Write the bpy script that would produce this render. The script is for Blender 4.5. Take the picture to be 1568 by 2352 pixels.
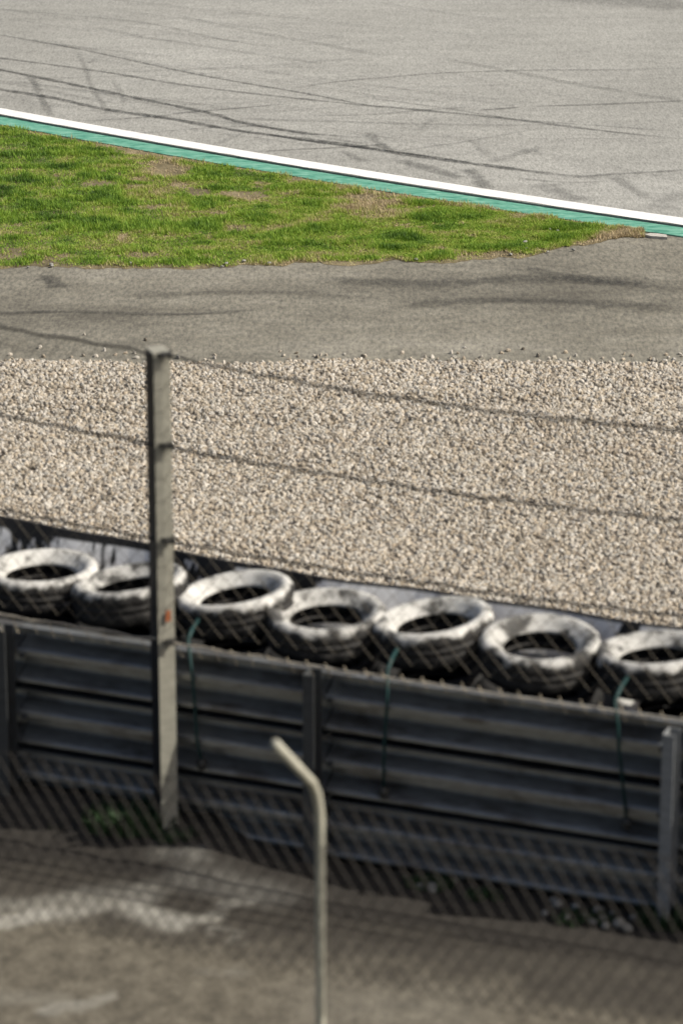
import bpy, bmesh, math, random
import numpy as np
from mathutils import Vector, Matrix

random.seed(7)
rng = np.random.default_rng(11)
for o in list(bpy.data.objects):
    bpy.data.objects.remove(o)
scene = bpy.context.scene
col = scene.collection

# ------------------------------------------------------------------ camera, sky, sun, exposure
FPX, PITCH, CAM_H = 7800.0, math.radians(18.2), 7.3      # focal length in units of a 1568 wide picture
cam_data = bpy.data.cameras.new('camera')
cam = bpy.data.objects.new('camera', cam_data)
col.objects.link(cam)
cam.location = (0, 0, CAM_H)
cam.rotation_euler = (math.pi / 2 - PITCH, 0, 0)
cam_data.sensor_fit = 'VERTICAL'
cam_data.sensor_height = 36.0
cam_data.lens = FPX / 2352.0 * 36.0
cam_data.clip_start = 0.5
cam_data.clip_end = 3000
cam_data.dof.use_dof = True
cam_data.dof.focus_distance = 32.0
cam_data.dof.aperture_fstop = cam_data.lens / 58.0
cam_data.dof.aperture_blades = 0
scene.camera = cam

SUN_EL, SUN_B = math.radians(42), math.radians(-10)        # sun stands to the right of the picture
sun_dir = Vector((math.cos(SUN_EL) * math.cos(SUN_B), math.cos(SUN_EL) * math.sin(SUN_B), math.sin(SUN_EL)))
world = bpy.data.worlds.new('World')
scene.world = world
world.use_nodes = True
wn = world.node_tree
wn.nodes.clear()
sky = wn.nodes.new('ShaderNodeTexSky')
sky.sky_type = 'NISHITA'
sky.sun_disc = False
sky.dust_density = 5.0
sky.air_density = 1.0
sky.ozone_density = 0.4
sky.sun_elevation = SUN_EL
sky.sun_rotation = math.radians(90) - SUN_B
bg = wn.nodes.new('ShaderNodeBackground')
bg.inputs['Strength'].default_value = 0.075
wo = wn.nodes.new('ShaderNodeOutputWorld')
wn.links.new(sky.outputs[0], bg.inputs[0])
wn.links.new(bg.outputs[0], wo.inputs[0])
sd = bpy.data.lights.new('sun', 'SUN')
sd.energy = 4.2
sd.angle = math.radians(0.53)
sd.color = (1.0, 0.95, 0.85)
sun = bpy.data.objects.new('sun', sd)
sun.rotation_euler = sun_dir.to_track_quat('Z', 'Y').to_euler()
col.objects.link(sun)
vs = scene.view_settings
vs.view_transform = 'Standard'
vs.look = 'None'
vs.gamma = 1
vs.exposure = 0.58
vs.use_curve_mapping = False
scene.cycles.use_denoising = True
scene.cycles.max_bounces = 6
scene.cycles.transparent_max_bounces = 24

# ------------------------------------------------------------------ where things stand
_f = np.array([0, math.cos(PITCH), -math.sin(PITCH)])
_u = np.array([0, math.sin(PITCH), math.cos(PITCH)])
_c = np.array([0, 0, CAM_H])


def ray(x, y):
    return _f + (x - 784) / FPX * np.array([1, 0, 0.]) - (y - 1176) / FPX * _u


def G(x, y, z=0.0):                                      # point of the plane at height z
    d = ray(x, y)
    return _c + d * ((z - CAM_H) / d[2])


HEAD = math.radians(22)                                  # heading of the barrier
BU = np.array([math.cos(HEAD), -math.sin(HEAD), 0.])     # along the barrier, to the right
BV = np.array([math.sin(HEAD), math.cos(HEAD), 0.])      # towards the track
BO = G(720, 1985)


def B(s, t, z):
    return BO + s * BU + t * BV + np.array([0, 0, z])


def PB(x, y, t):                                         # (s, z) on the vertical plane at offset t
    d = ray(x, y)
    k = ((BO + t * BV - _c) @ BV) / (d @ BV)
    P = _c + k * d
    return float((P - BO) @ BU), float(P[2])


# ------------------------------------------------------------------ noise for geometry
def vnoise(x, y, seed=0):
    x = np.asarray(x, float); y = np.asarray(y, float)
    xi = np.floor(x).astype(np.int64); yi = np.floor(y).astype(np.int64)
    xf = x - xi; yf = y - yi

    def h(a, b):
        n = (a * 374761393 + b * 668265263 + seed * 974711) & 0xffffffff
        n = ((n ^ (n >> 13)) * 1274126177) & 0xffffffff
        return ((n ^ (n >> 16)) & 0xffff) / 65535.0
    sx = xf * xf * (3 - 2 * xf); sy = yf * yf * (3 - 2 * yf)
    a = h(xi, yi) * (1 - sx) + h(xi + 1, yi) * sx
    b = h(xi, yi + 1) * (1 - sx) + h(xi + 1, yi + 1) * sx
    return a * (1 - sy) + b * sy


def fbm(x, y, seed=0, oct=4):
    t = 0; a = .5; s = 0
    for i in range(oct):
        t = t + a * vnoise(np.asarray(x) * 2 ** i, np.asarray(y) * 2 ** i, seed + i * 17)
        s += a; a *= .55
    return t / s


def sstep(a, b, x):
    t = np.clip((x - a) / (b - a), 0, 1)
    return t * t * (3 - 2 * t)


# ------------------------------------------------------------------ materials
class NT:
    def __init__(s, name):
        s.m = bpy.data.materials.new(name)
        s.m.use_nodes = True
        s.t = s.m.node_tree
        s.t.nodes.clear()
        s.out = s.n('OutputMaterial')
        s.b = s.n('BsdfPrincipled')
        s.l(s.b.outputs[0], s.out.inputs[0])

    def n(s, typ):
        return s.t.nodes.new('ShaderNode' + typ)

    def l(s, a, b):
        s.t.links.new(a, b)

    def pos(s, scale=(1, 1, 1), obj=False, rand=False):
        if obj:
            src = s.n('TexCoord').outputs['Object']
        else:
            src = s.n('NewGeometry').outputs['Position']
        m = s.n('Mapping')
        s.l(src, m.inputs['Vector'])
        m.inputs['Scale'].default_value = scale
        if rand:
            r = s.n('ObjectInfo').outputs['Random']
            mul = s.n('Math'); mul.operation = 'MULTIPLY'; mul.inputs[1].default_value = 57.0
            s.l(r, mul.inputs[0])
            cx = s.n('CombineXYZ')
            s.l(mul.outputs[0], cx.inputs[0]); s.l(mul.outputs[0], cx.inputs[1])
            s.l(cx.outputs[0], m.inputs['Location'])
        return m.outputs[0]

    def noise(s, vec, scale, detail=4, rough=.55):
        n = s.n('TexNoise')
        n.inputs['Scale'].default_value = scale
        n.inputs['Detail'].default_value = detail
        n.inputs['Roughness'].default_value = rough
        s.l(vec, n.inputs['Vector'])
        return n.outputs['Fac']

    def ramp(s, fac, stops):
        r = s.n('ValToRGB')
        el = r.color_ramp.elements
        while len(el) < len(stops):
            el.new(0.5)
        for e, (p, c) in zip(el, stops):
            e.position = p
            e.color = (*c, 1) if len(c) == 3 else c
        s.l(fac, r.inputs[0])
        return r.outputs[0]

    def mix(s, fac, a, b, mode='MIX'):
        m = s.n('Mix'); m.data_type = 'RGBA'; m.blend_type = mode
        if isinstance(fac, (int, float)):
            m.inputs[0].default_value = fac
        else:
            s.l(fac, m.inputs[0])
        for i, v in ((6, a), (7, b)):
            if isinstance(v, tuple):
                m.inputs[i].default_value = (*v, 1)
            else:
                s.l(v, m.inputs[i])
        return m.outputs[2]

    def math(s, op, a, b=None):
        m = s.n('Math'); m.operation = op
        for i, v in enumerate((a, b)):
            if v is None:
                continue
            if isinstance(v, (int, float)):
                m.inputs[i].default_value = v
            else:
                s.l(v, m.inputs[i])
        return m.outputs[0]

    def attr(s, name, typ='GEOMETRY'):
        a = s.n('Attribute'); a.attribute_name = name; a.attribute_type = typ
        return a

    def bump(s, h, strength, dist):
        b = s.n('Bump')
        b.inputs['Strength'].default_value = strength
        b.inputs['Distance'].default_value = dist
        s.l(h, b.inputs['Height'])
        s.l(b.outputs[0], s.b.inputs['Normal'])

    def base(s, c, rough=.8, metal=0.0, spec=.3):
        if isinstance(c, tuple):
            s.b.inputs['Base Color'].default_value = (*c, 1)
        else:
            s.l(c, s.b.inputs['Base Color'])
        s.b.inputs['Roughness'].default_value = rough
        s.b.inputs['Metallic'].default_value = metal
        s.b.inputs['Specular IOR Level'].default_value = spec
        return s.m


def g3(v, a=1, b=1, c=1):
    return (v * a, v * b, v * c)


def mat_track():
    k = NT('track_asphalt')
    p = k.pos(); ps = k.pos((1, .22, 1))
    fine = k.ramp(k.noise(ps, 55, 3, .7), [(.28, (.6, .6, .6)), (.5, (.98, .98, .98)), (.72, (1.32, 1.32, 1.32))])
    big = k.ramp(k.noise(k.pos((1, .5, 1)), .35, 5), [(.3, (.22, .218, .2)), (.7, (.278, .276, .256))])
    streak = k.ramp(k.noise(k.pos((.35, 1.5, 1)), 2.4, 5, .65), [(.35, (.9, .9, .9)), (.65, (1.06, 1.06, 1.06))])
    c = k.mix(1, k.mix(1, big, fine, 'MULTIPLY'), streak, 'MULTIPLY')
    k.bump(k.noise(p, 130, 3), .35, .004)
    return k.base(c, .85)


def mat_apron():
    k = NT('apron_asphalt')
    ps = k.pos((1, .3, 1))
    fine = k.ramp(k.noise(ps, 30, 5, .8), [(.28, (.38, .38, .4)), (.5, (.98, .98, .98)), (.72, (1.6, 1.57, 1.5))])
    at = k.attr('tone').outputs['Fac']
    n2 = k.noise(k.pos((.6, 1.0, 1)), 2.2, 8, .72)
    tone = k.math('ADD', k.math('MULTIPLY', n2, .8), k.math('MULTIPLY', at, .42))
    big = k.ramp(tone, [(.36, (.085, .079, .064)), (.58, (.152, .143, .117)), (.82, (.22, .208, .175))])
    k.bump(k.noise(k.pos(), 110, 3), .5, .006)
    return k.base(k.mix(1, big, fine, 'MULTIPLY'), .9)


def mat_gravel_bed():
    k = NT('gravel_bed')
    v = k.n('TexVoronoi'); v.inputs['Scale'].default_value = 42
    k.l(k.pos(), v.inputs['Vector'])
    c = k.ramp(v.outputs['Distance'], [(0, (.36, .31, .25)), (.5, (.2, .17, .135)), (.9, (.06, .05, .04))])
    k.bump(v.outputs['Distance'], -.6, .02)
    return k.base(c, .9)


def mat_stone():
    k = NT('gravel_stone')
    a = k.attr('rnd', 'INSTANCER').outputs['Fac']
    c = k.ramp(a, [(0, (.16, .14, .11)), (.08, (.23, .20, .16)), (.22, (.31, .26, .195)), (.42, (.34, .305, .25)),
                   (.6, (.33, .315, .285)), (.76, (.40, .35, .285)), (.9, (.39, .365, .325)), (1, (.47, .44, .39))])
    n = k.ramp(k.noise(k.pos(), 60, 3), [(.3, (.8, .8, .8)), (.7, (1.15, 1.15, 1.15))])
    return k.base(k.mix(1, c, n, 'MULTIPLY'), .8)


def mat_grass():
    k = NT('grass_blade')
    a = k.attr('tint').outputs['Fac']
    c = k.ramp(a, [(0, (.022, .055, .008)), (.25, (.08, .165, .015)), (.5, (.185, .305, .03)), (.7, (.265, .35, .045)),
                   (.87, (.33, .31, .11)), (1, (.42, .34, .21))])
    k.b.inputs['Subsurface Weight'].default_value = 0
    m = k.base(c, .65)
    tr = k.n('BsdfTranslucent')
    k.l(c, tr.inputs[0])
    ms = k.n('MixShader'); ms.inputs[0].default_value = .3
    k.l(k.b.outputs[0], ms.inputs[1]); k.l(tr.outputs[0], ms.inputs[2]); k.l(ms.outputs[0], k.out.inputs[0])
    return m


def mat_weed():
    k = NT('weed_leaf')
    a = k.attr('tint').outputs['Fac']
    c = k.ramp(a, [(0, (.012, .028, .010)), (.4, (.03, .06, .02)), (.8, (.07, .09, .035)), (1, (.12, .11, .06))])
    return k.base(c, .7)


def mat_soil():
    k = NT('verge_soil')
    n = k.noise(k.pos((1, .6, 1)), 3.5, 6, .7)
    c = k.ramp(n, [(.3, (.05, .04, .025)), (.45, (.11, .09, .05)), (.6, (.19, .155, .09)), (.75, (.28, .235, .15))])
    k.bump(k.noise(k.pos(), 30, 4), .6, .02)
    return k.base(c, .95)


def mat_white_line():
    k = NT('white_paint')
    n = k.noise(k.pos((1, .5, 1)), 14, 5, .7)
    c = k.ramp(n, [(.25, (.45, .44, .42)), (.40, (.63, .62, .605)), (.7, (.70, .69, .675))])
    return k.base(c, .6)


def mat_kerb():
    k = NT('green_paint')
    n = k.noise(k.pos((1.0, 3.0, 1)), 5, 7, .75)
    c = k.ramp(n, [(.34, (.02, .10, .07)), (.42, (.05, .20, .14)), (.5, (.10, .275, .2)), (.62, (.18, .36, .275))])
    return k.base(c, .6)


def mat_mark(name='rubber_mark', dark=.035):
    k = NT(name)
    k.base((dark, dark, dark * .95), .8)
    a = k.attr('fade').outputs['Fac']
    n = k.ramp(k.noise(k.pos((1, .4, 1)), 16, 5, .75), [(.3, (.15, .15, .15)), (.6, (1, 1, 1))])
    f = k.math('MULTIPLY', a, n)
    tr = k.n('BsdfTransparent')
    ms = k.n('MixShader')
    k.l(f, ms.inputs[0]); k.l(tr.outputs[0], ms.inputs[1]); k.l(k.b.outputs[0], ms.inputs[2])
    k.l(ms.outputs[0], k.out.inputs[0])
    return k.m


def mat_road():
    k = NT('dusty_road')
    a = k.attr('dust').outputs['Fac']
    d = k.attr('dirt_shade').outputs['Fac']
    n = k.noise(k.pos((1, .7, 1)), 9, 6, .7)
    f = k.noise(k.pos(), 40, 4, .7)
    c = k.ramp(n, [(.3, (.042, .037, .028)), (.5, (.088, .078, .059)), (.72, (.14, .126, .098))])
    c = k.mix(d, c, (.022, .019, .016))  # dark soil and painted shade share this tone
    c = k.mix(a, c, (.27, .262, .232))
    c = k.mix(1, c, k.ramp(f, [(.3, (.75, .75, .75)), (.7, (1.25, 1.25, 1.25))]), 'MULTIPLY')
    k.bump(f, .5, .01)
    return k.base(c, .92)


def mat_ground():
    k = NT('bare_ground')
    c = k.ramp(k.noise(k.pos(), .8, 6, .7), [(.3, (.06, .055, .035)), (.7, (.13, .12, .08))])
    return k.base(c, .95)


def mat_tyre(name, paint, wear, lim):
    k = NT(name)
    p = k.pos(obj=True, rand=True)
    n = k.noise(p, 7, 5, .6)
    n2 = k.noise(p, 30, 5, .7)
    side = k.attr('side').outputs['Fac']
    # paint holds on the sidewall, thins out over the shoulder and is patchy on the tread
    e = k.math('ADD', side, k.math('MULTIPLY', k.math('SUBTRACT', n, .5), 1.5))
    e = k.math('ADD', e, k.math('MULTIPLY', k.math('SUBTRACT', n2, .5), .5))
    fac = k.ramp(e, [(min(lim, .98), (0, 0, 0)), (min(.99, lim + .25), (1, 1, 1) if lim < 1 else (0, 0, 0))])
    worn = k.ramp(n, [(wear, (.12, .12, .12)), (wear + .1, (1, 1, 1))])
    rub = k.ramp(n2, [(.35, (.008, .0078, .0078)), (.7, (.026, .024, .022)) if lim < 1 else (.7, (.009, .0085, .0085))])
    pt = k.ramp(k.math('ADD', k.math('MULTIPLY', n, .6), k.math('MULTIPLY', n2, .4)), [(.36, g3(paint * .5, 1, .99, .92)), (.64, g3(paint, 1, .985, .94))])
    k.bump(n2, .25, .006)
    return k.base(k.mix(k.math('MULTIPLY', fac, worn), rub, pt), .75)


def mat_belt():
    k = NT('painted_belt')
    p = k.pos(obj=True)
    m = k.n('Mapping'); k.l(p, m.inputs['Vector']); m.inputs['Scale'].default_value = (1, 1, .28)
    n = k.noise(m.outputs[0], 4.2, 3, .55)
    n2 = k.noise(m.outputs[0], 22, 5, .7)
    nn = k.math('ADD', k.math('MULTIPLY', n, .85), k.math('MULTIPLY', n2, .15))
    sx = k.n('SeparateXYZ'); k.l(k.n('TexCoord').outputs['Object'], sx.inputs[0])
    left = k.math('MULTIPLY', k.math('MULTIPLY', k.math('ADD', sx.outputs[0], .4), -1), .075)
    leftc = k.n('Clamp'); k.l(left, leftc.inputs[0]); leftc.inputs[2].default_value = .09; leftc.inputs[1].default_value = -.03
    f = k.ramp(k.math('SUBTRACT', nn, leftc.outputs[0]), [(.45, (0, 0, 0)), (.475, (1, 1, 1))])
    e = k.attr('edge').outputs['Fac']
    f2 = k.math('MULTIPLY', f, k.math('SUBTRACT', 1.0, e))
    pt = k.ramp(n2, [(.3, (.66, .66, .66)), (.7, (.8, .8, .8))])
    return k.base(k.mix(f2, (.014, .014, .015), pt), .7)


def mat_metal(name, v, rust=.35, rough=.55, tint=(1, 1, 1), spec=.4, scale=6, rustcol=(.1, .055, .03), metal=0):
    k = NT(name)
    p = k.pos(obj=True, rand=True)
    m = k.n('Mapping'); k.l(p, m.inputs['Vector']); m.inputs['Scale'].default_value = (.35, 1, 1)
    n = k.noise(m.outputs[0], scale, 6, .65)
    n2 = k.noise(m.outputs[0], scale * 5, 4, .7)
    c = k.ramp(n2, [(.3, g3(v * .78, *tint)), (.7, g3(v * 1.15, *tint))])
    if metal:                                             # pale scrapes along the rail
        ms_ = k.n('Mapping'); k.l(p, ms_.inputs['Vector']); ms_.inputs['Scale'].default_value = (.9, 6, 9)
        sc = k.ramp(k.noise(ms_.outputs[0], 2.2, 6, .7), [(.6, (0, 0, 0)), (.72, (1, 1, 1))])
        c = k.mix(k.math('MULTIPLY', sc, .6), c, g3(v * 2.1, *tint))
    r = k.ramp(n, [(1 - rust - .08, (0, 0, 0)), (1 - rust + .12, (1, 1, 1))])
    if metal:
        rr2 = k.n('MapRange'); k.l(n2, rr2.inputs[0]); rr2.inputs[3].default_value = rough - .12; rr2.inputs[4].default_value = rough + .15
        mm = k.base(k.mix(r, c, rustcol), rough, metal, spec)
        k.l(rr2.outputs[0], k.b.inputs['Roughness'])
        return mm
    return k.base(k.mix(r, c, rustcol), rough, 0, spec)


def mat_plain(name, c, rough=.6, spec=.3):
    k = NT(name)
    n = k.ramp(k.noise(k.pos(obj=True), 30, 4), [(.3, g3(.8)), (.7, g3(1.15))])
    return k.base(k.mix(1, c, n, 'MULTIPLY'), rough, 0, spec)


M = dict(track=mat_track(), apron=mat_apron(), bed=mat_gravel_bed(), stone=mat_stone(), grass=mat_grass(), soil=mat_soil(), weed=mat_weed(),
         line=mat_white_line(), kerb=mat_kerb(), mark=mat_mark(), road=mat_road(), ground=mat_ground(),
         tyre=mat_tyre('white_painted_tyre', .52, .36, .36), tyre_b=mat_tyre('worn_white_tyre', .42, .42, .40),
         tyre_low=mat_tyre('black_tyre', .3, .6, 1.3), belt=mat_belt(),
         rail=mat_metal('weathered_rail', .31, .42, .40, (.97, 1, 1), rustcol=(.10, .085, .072), metal=.75),
         rail_post=mat_metal('rail_post_steel', .05, .3, .6, (.95, 1, 1.03), rustcol=(.05, .035, .028)), rail_post_new=mat_metal('galvanised_post_steel', .2, .2, .6, (.96, 1, 1.03)), blocker_black=mat_plain('blocker_black', (.012, .012, .012), .8, .1), recess_shade=mat_plain('recess_shade_black', (.012, .012, .014)),  # near-blacks: the added light blocker and the fence post's painted recess shade
         fence_post=mat_metal('fence_post_steel', .25, .15, .6, (1, .965, .8), scale=4, rustcol=(.19, .165, .115)),
         pipe=mat_metal('pale_pipe', .34, .25, .55, (1, .97, .8), rustcol=(.2, .16, .09)),
         wire=mat_plain('galvanised_wire', (.11, .096, .074)), tail=mat_plain('bright_wire', (.36, .31, .23)), fence_wire=mat_plain('tension_wire', (.30, .27, .22)), cable=mat_plain('steel_cable', (.035, .034, .031)),
         dark_wire=mat_plain('dark_wire', (.028, .024, .02)), cord=mat_plain('green_cord', (.005, .03, .03)),
         rust=mat_plain('rust', (.3, .1, .04)), plant=None, pale=mat_plain('pale_stone', (.2, .195, .178)),
         concrete=mat_plain('pale_concrete', (.4, .38, .34)), blue=mat_plain('blue_plastic', (.02, .2, .32), .4))


# ------------------------------------------------------------------ mesh helpers
def link(name, verts, faces, mat, parent=None, smooth=False):
    me = bpy.data.meshes.new(name)
    me.from_pydata([tuple(map(float, v)) for v in verts], [], faces)
    me.update()
    if smooth:
        me.polygons.foreach_set('use_smooth', [True] * len(me.polygons))
    me.materials.append(mat)
    o = bpy.data.objects.new(name, me)
    col.objects.link(o)
    if parent is not None:
        o.parent = parent
    return o


def fattr(o, name, vals):
    a = o.data.attributes.new(name, 'FLOAT', 'POINT')
    a.data.foreach_set('value', np.asarray(vals, np.float32))


def tag(o, label=None, cat=None, group=None, kind=None):
    if label: o['label'] = label
    if cat: o['category'] = cat
    if group: o['group'] = group
    if kind: o['kind'] = kind
    return o


def empty(name, loc, rz=0.0):
    o = bpy.data.objects.new(name, None)
    col.objects.link(o)
    o.location = tuple(map(float, loc))
    o.rotation_euler = (0, 0, rz)
    o.empty_display_size = .1
    return o


class MB:
    def __init__(s):
        s.v = []; s.f = []

    def tube(s, pts, r, n=8, caps=True):
        pts = [Vector(p) for p in pts]
        base = len(s.v)
        ref = None
        for i, p in enumerate(pts):
            d = (pts[min(i + 1, len(pts) - 1)] - pts[max(i - 1, 0)]).normalized()
            if ref is None:
                ref = Vector((0, 0, 1)) if abs(d.z) < .9 else Vector((1, 0, 0))
            a = (ref - d * ref.dot(d)).normalized()
            ref = a
            b = d.cross(a)
            rr = r[i] if isinstance(r, (list, tuple)) else r
            for k in range(n):
                th = 2 * math.pi * k / n
                s.v.append(p + a * rr * math.cos(th) + b * rr * math.sin(th))
        for i in range(len(pts) - 1):
            for k in range(n):
                k2 = (k + 1) % n
                s.f.append((base + i * n + k, base + i * n + k2, base + (i + 1) * n + k2, base + (i + 1) * n + k))
        if caps:
            s.f.append(tuple(base + k for k in reversed(range(n))))
            s.f.append(tuple(base + (len(pts) - 1) * n + k for k in range(n)))

    def prism(s, outline, z0, z1):                        # vertical extrusion of a closed outline
        b = len(s.v); n = len(outline)
        for z in (z0, z1):
            for x, y in outline:
                s.v.append(Vector((x, y, z)))
        for k in range(n):
            k2 = (k + 1) % n
            s.f.append((b + k, b + k2, b + n + k2, b + n + k))
        s.f.append(tuple(b + k for k in reversed(range(n))))
        s.f.append(tuple(b + n + k for k in range(n)))

    def box(s, x0, x1, y0, y1, z0, z1):
        s.prism([(x0, y0), (x1, y0), (x1, y1), (x0, y1)], z0, z1)

    def build(s, name, mat, parent=None, smooth=False):
        return link(name, s.v, s.f, mat, parent, smooth)


def sheet(name, poly, z, mat):
    return tag(link(name, [(x, y, z) for x, y in poly], [tuple(range(len(poly)))], mat), kind='structure')


def grid(name, X, Y, Z, mat):
    ny, nx = X.shape
    v = np.stack([X, Y, Z], -1).reshape(-1, 3)
    idx = np.arange(nx * ny).reshape(ny, nx)
    q = np.stack([idx[:-1, :-1], idx[:-1, 1:], idx[1:, 1:], idx[1:, :-1]], -1).reshape(-1, 4)
    me = bpy.data.meshes.new(name)
    me.vertices.add(len(v)); me.vertices.foreach_set('co', v.astype(np.float32).ravel())
    me.loops.add(q.size); me.loops.foreach_set('vertex_index', q.astype(np.int32).ravel())
    me.polygons.add(len(q)); me.polygons.foreach_set('loop_start', np.arange(0, q.size, 4, dtype=np.int32))
    me.update(calc_edges=True)
    me.polygons.foreach_set('use_smooth', [True] * len(q))
    me.materials.append(mat)
    o = bpy.data.objects.new(name, me)
    col.objects.link(o)
    return o


# ------------------------------------------------------------------ ground, track, kerb
tag(sheet('ground', [(-600, -200), (600, -200), (600, 900), (-600, 900)], -.06, M['ground']))

TZ = .025                                                # the track stands proud of the verge
line_px = [(-300, 193), (0, 247), (250, 292), (500, 337), (784, 384), (1184, 445), (1568, 502), (1900, 546)]
line_w = [G(x, y, TZ)[:2] for x, y in line_px]
LX = np.array([p[0] for p in line_w]); LY = np.array([p[1] for p in line_w])
pf = np.polyfit(LX, LY, 2)


def edge_y(x):                                           # far edge of the white line
    x = np.asarray(x, float)
    xl, xr = LX[0], LX[-1]
    xc = np.clip(x, xl, xr)
    return np.polyval(pf, xc) + np.polyval(np.polyder(pf), xc) * (x - xc)


ex = np.concatenate([[-250, -60, -20], np.linspace(-7, 7, 113), [20, 60, 250]])
LW, KW = .31, .39                                        # widths measured along y: white line, green kerb
trk = [(x, edge_y(x) - LW) for x in ex]
far = [(250, 700), (-250, 700)]
# track: top sheet and its front step
v = [(x, y, TZ) for x, y in trk] + [(x, y, TZ) for x, y in far] + [(x, y, -.05) for x, y in trk]
n = len(trk)
fc = [tuple(range(n + 2))] + [(n + 2 + i, n + 2 + i + 1, i + 1, i) for i in range(n - 1)]
track = tag(link('track', v, fc, M['track']), kind='structure')


def ribbon(name, off0, off1, z, mat, zb=None):
    v = []
    wob = [.03 * (random.random() - .5) for _ in ex]
    for i, x in enumerate(ex):
        v += [(x, edge_y(x) - off0, z), (x, edge_y(x) - off1 + wob[i], z)]
    f = [(2 * i, 2 * i + 1, 2 * i + 3, 2 * i + 2) for i in range(len(ex) - 1)]
    if zb is not None:
        b = len(v)
        v += [(x, edge_y(x) - off1 + wob[i], zb) for i, x in enumerate(ex)]
        f += [(2 * i + 1, b + i, b + i + 1, 2 * i + 3) for i in range(len(ex) - 1)]
    return tag(link(name, v, f, mat), kind='structure')


def thick_y(x0, y0, x1, y1):
    return float(G(x0, y0)[1] - G(x1, y1)[1])


ribbon('edge_line', .0, LW - .012, TZ + .004, M['line'])
ribbon('kerb', LW + .015, LW + KW, .008, M['kerb'], -.03)

# apron asphalt between verge and gravel
gx = np.linspace(-14, 14, 200); gy = np.linspace(24.5, 48, 150)
X, Y = np.meshgrid(gx, gy)
Y = np.minimum(Y, edge_y(X) - LW - .1)
apron = tag(grid('apron', X, Y, np.zeros_like(X) - .004, M['apron']), kind='structure')
dk = np.zeros(X.size)
x_, y_ = X.ravel(), Y.ravel()
dk += .45 + .5 * (fbm(x_ * .5 + 3, y_ * .9, 5) - .5)
dk -= .42 * np.exp(-((x_ - 1.7) / 1.5) ** 2 - ((y_ - 28.4) / .75) ** 2)
dk -= .28 * np.exp(-((x_ + 2.2) / 1.0) ** 2 - ((y_ - 27.5) / .3) ** 2)
dk += .38 * np.exp(-((x_ - .3) / 1.0) ** 2 - ((y_ - 26.5) / .45) ** 2)
dk += .2 * np.exp(-((x_ + .8) / 1.4) ** 2 - ((y_ - 29.0) / .35) ** 2)
fattr(apron, 'tone', np.clip(dk, 0, 1))
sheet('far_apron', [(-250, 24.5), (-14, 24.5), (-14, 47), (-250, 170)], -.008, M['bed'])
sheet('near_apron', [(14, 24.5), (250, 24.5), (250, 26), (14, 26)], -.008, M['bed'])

# grass verge
low_px = [(-300, 618), (0, 617), (120, 614), (300, 618), (500, 611), (640, 608), (784, 606), (900, 601), (1000, 604), (1100, 598),
          (1200, 590), (1300, 571), (1370, 556), (1420, 546), (1478, 541)]
low_w = np.array([G(x, y)[:2] for x, y in low_px])


def low_y(x):
    y = np.interp(x, low_w[:, 0], low_w[:, 1])
    return y + .3 * (fbm(np.asarray(x) * 5, np.asarray(x) * 0, 3, 5) - .5)


XR = low_w[-1, 0]
xs = np.concatenate([[-60, -25, -12], np.linspace(-8, XR, 420)])
v = []
for x in xs:
    hi = float(edge_y(x) - LW - KW + .02)
    lo = min(float(low_y(x)), hi - .005)
    v += [(x, hi, .0), (x, lo, -.002)]
f = [(2 * i, 2 * i + 1, 2 * i + 3, 2 * i + 2) for i in range(len(xs) - 1)]
tag(link('verge_soil', v, f, M['soil']), kind='structure')

# grass blades: one mass of turf
NB = 260000
bx = rng.uniform(-5.2, XR, NB * 2)
lo = low_y(bx); hi = edge_y(bx) - LW - KW + .03
by = lo + rng.random(NB * 2) * np.maximum(hi - lo, 0)
d = fbm(bx * 1.7, by * 2.0, 21, 5)
d2 = fbm(bx * 5, by * 4.2, 40, 4)
edge = sstep(0, .28, by - lo) * sstep(0, .35, hi - by)
dens = sstep(.36, .54, .5 * d + .5 * d2 + .12 * (edge - .6)) * (.35 + .65 * edge)
dry_c = np.exp(-((bx + 1.75) / .3) ** 2 - ((by - 33.1) / .5) ** 2) + np.exp(-((bx + 1.75) / .18) ** 2 - ((by - 31.35) / .45) ** 2) \
    + .8 * np.exp(-((bx - .3) / .35) ** 2 - ((by - 31.4) / .7) ** 2)
dens = np.maximum(dens, .10 * (.3 + d2)) * np.clip(1 - .8 * dry_c, 0, 1)
keep = (rng.random(NB * 2) < dens) & (hi - lo > .05)
bx, by, d2, d, edge, dry_c = [a[keep] for a in (bx, by, d2, d, edge, dry_c)]
nb = len(bx)
cl = sstep(.4, .7, fbm(bx * 3.2, by * 5.0, 131, 3))
ln = rng.uniform(.012, .03, nb) * (.65 + 1.5 * cl)
az = rng.uniform(0, 2 * math.pi, nb)
tl = rng.uniform(.2, 1.25, nb)
wd = rng.uniform(.0025, .006, nb)
dirx, diry = np.cos(az), np.sin(az)
tip = np.stack([bx + dirx * ln * np.sin(tl), by + diry * ln * np.sin(tl), .004 + ln * np.cos(tl)], -1)
a0 = np.stack([bx - diry * wd, by + dirx * wd, np.full(nb, .003)], -1)
a1 = np.stack([bx + diry * wd, by - dirx * wd, np.full(nb, .003)], -1)
vv = np.stack([a0, a1, tip], 1).reshape(-1, 3)
me = bpy.data.meshes.new('grass')
me.vertices.add(len(vv)); me.vertices.foreach_set('co', vv.astype(np.float32).ravel())
me.loops.add(len(vv)); me.loops.foreach_set('vertex_index', np.arange(len(vv), dtype=np.int32))
me.polygons.add(nb); me.polygons.foreach_set('loop_start', np.arange(0, len(vv), 3, dtype=np.int32))
me.update(calc_edges=True)
me.materials.append(M['grass'])
grass = bpy.data.objects.new('grass', me)
col.objects.link(grass)
bare = np.clip(1 - 4 * (.5 * d + .5 * d2 - .40) / .12, 0, 1)
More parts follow.
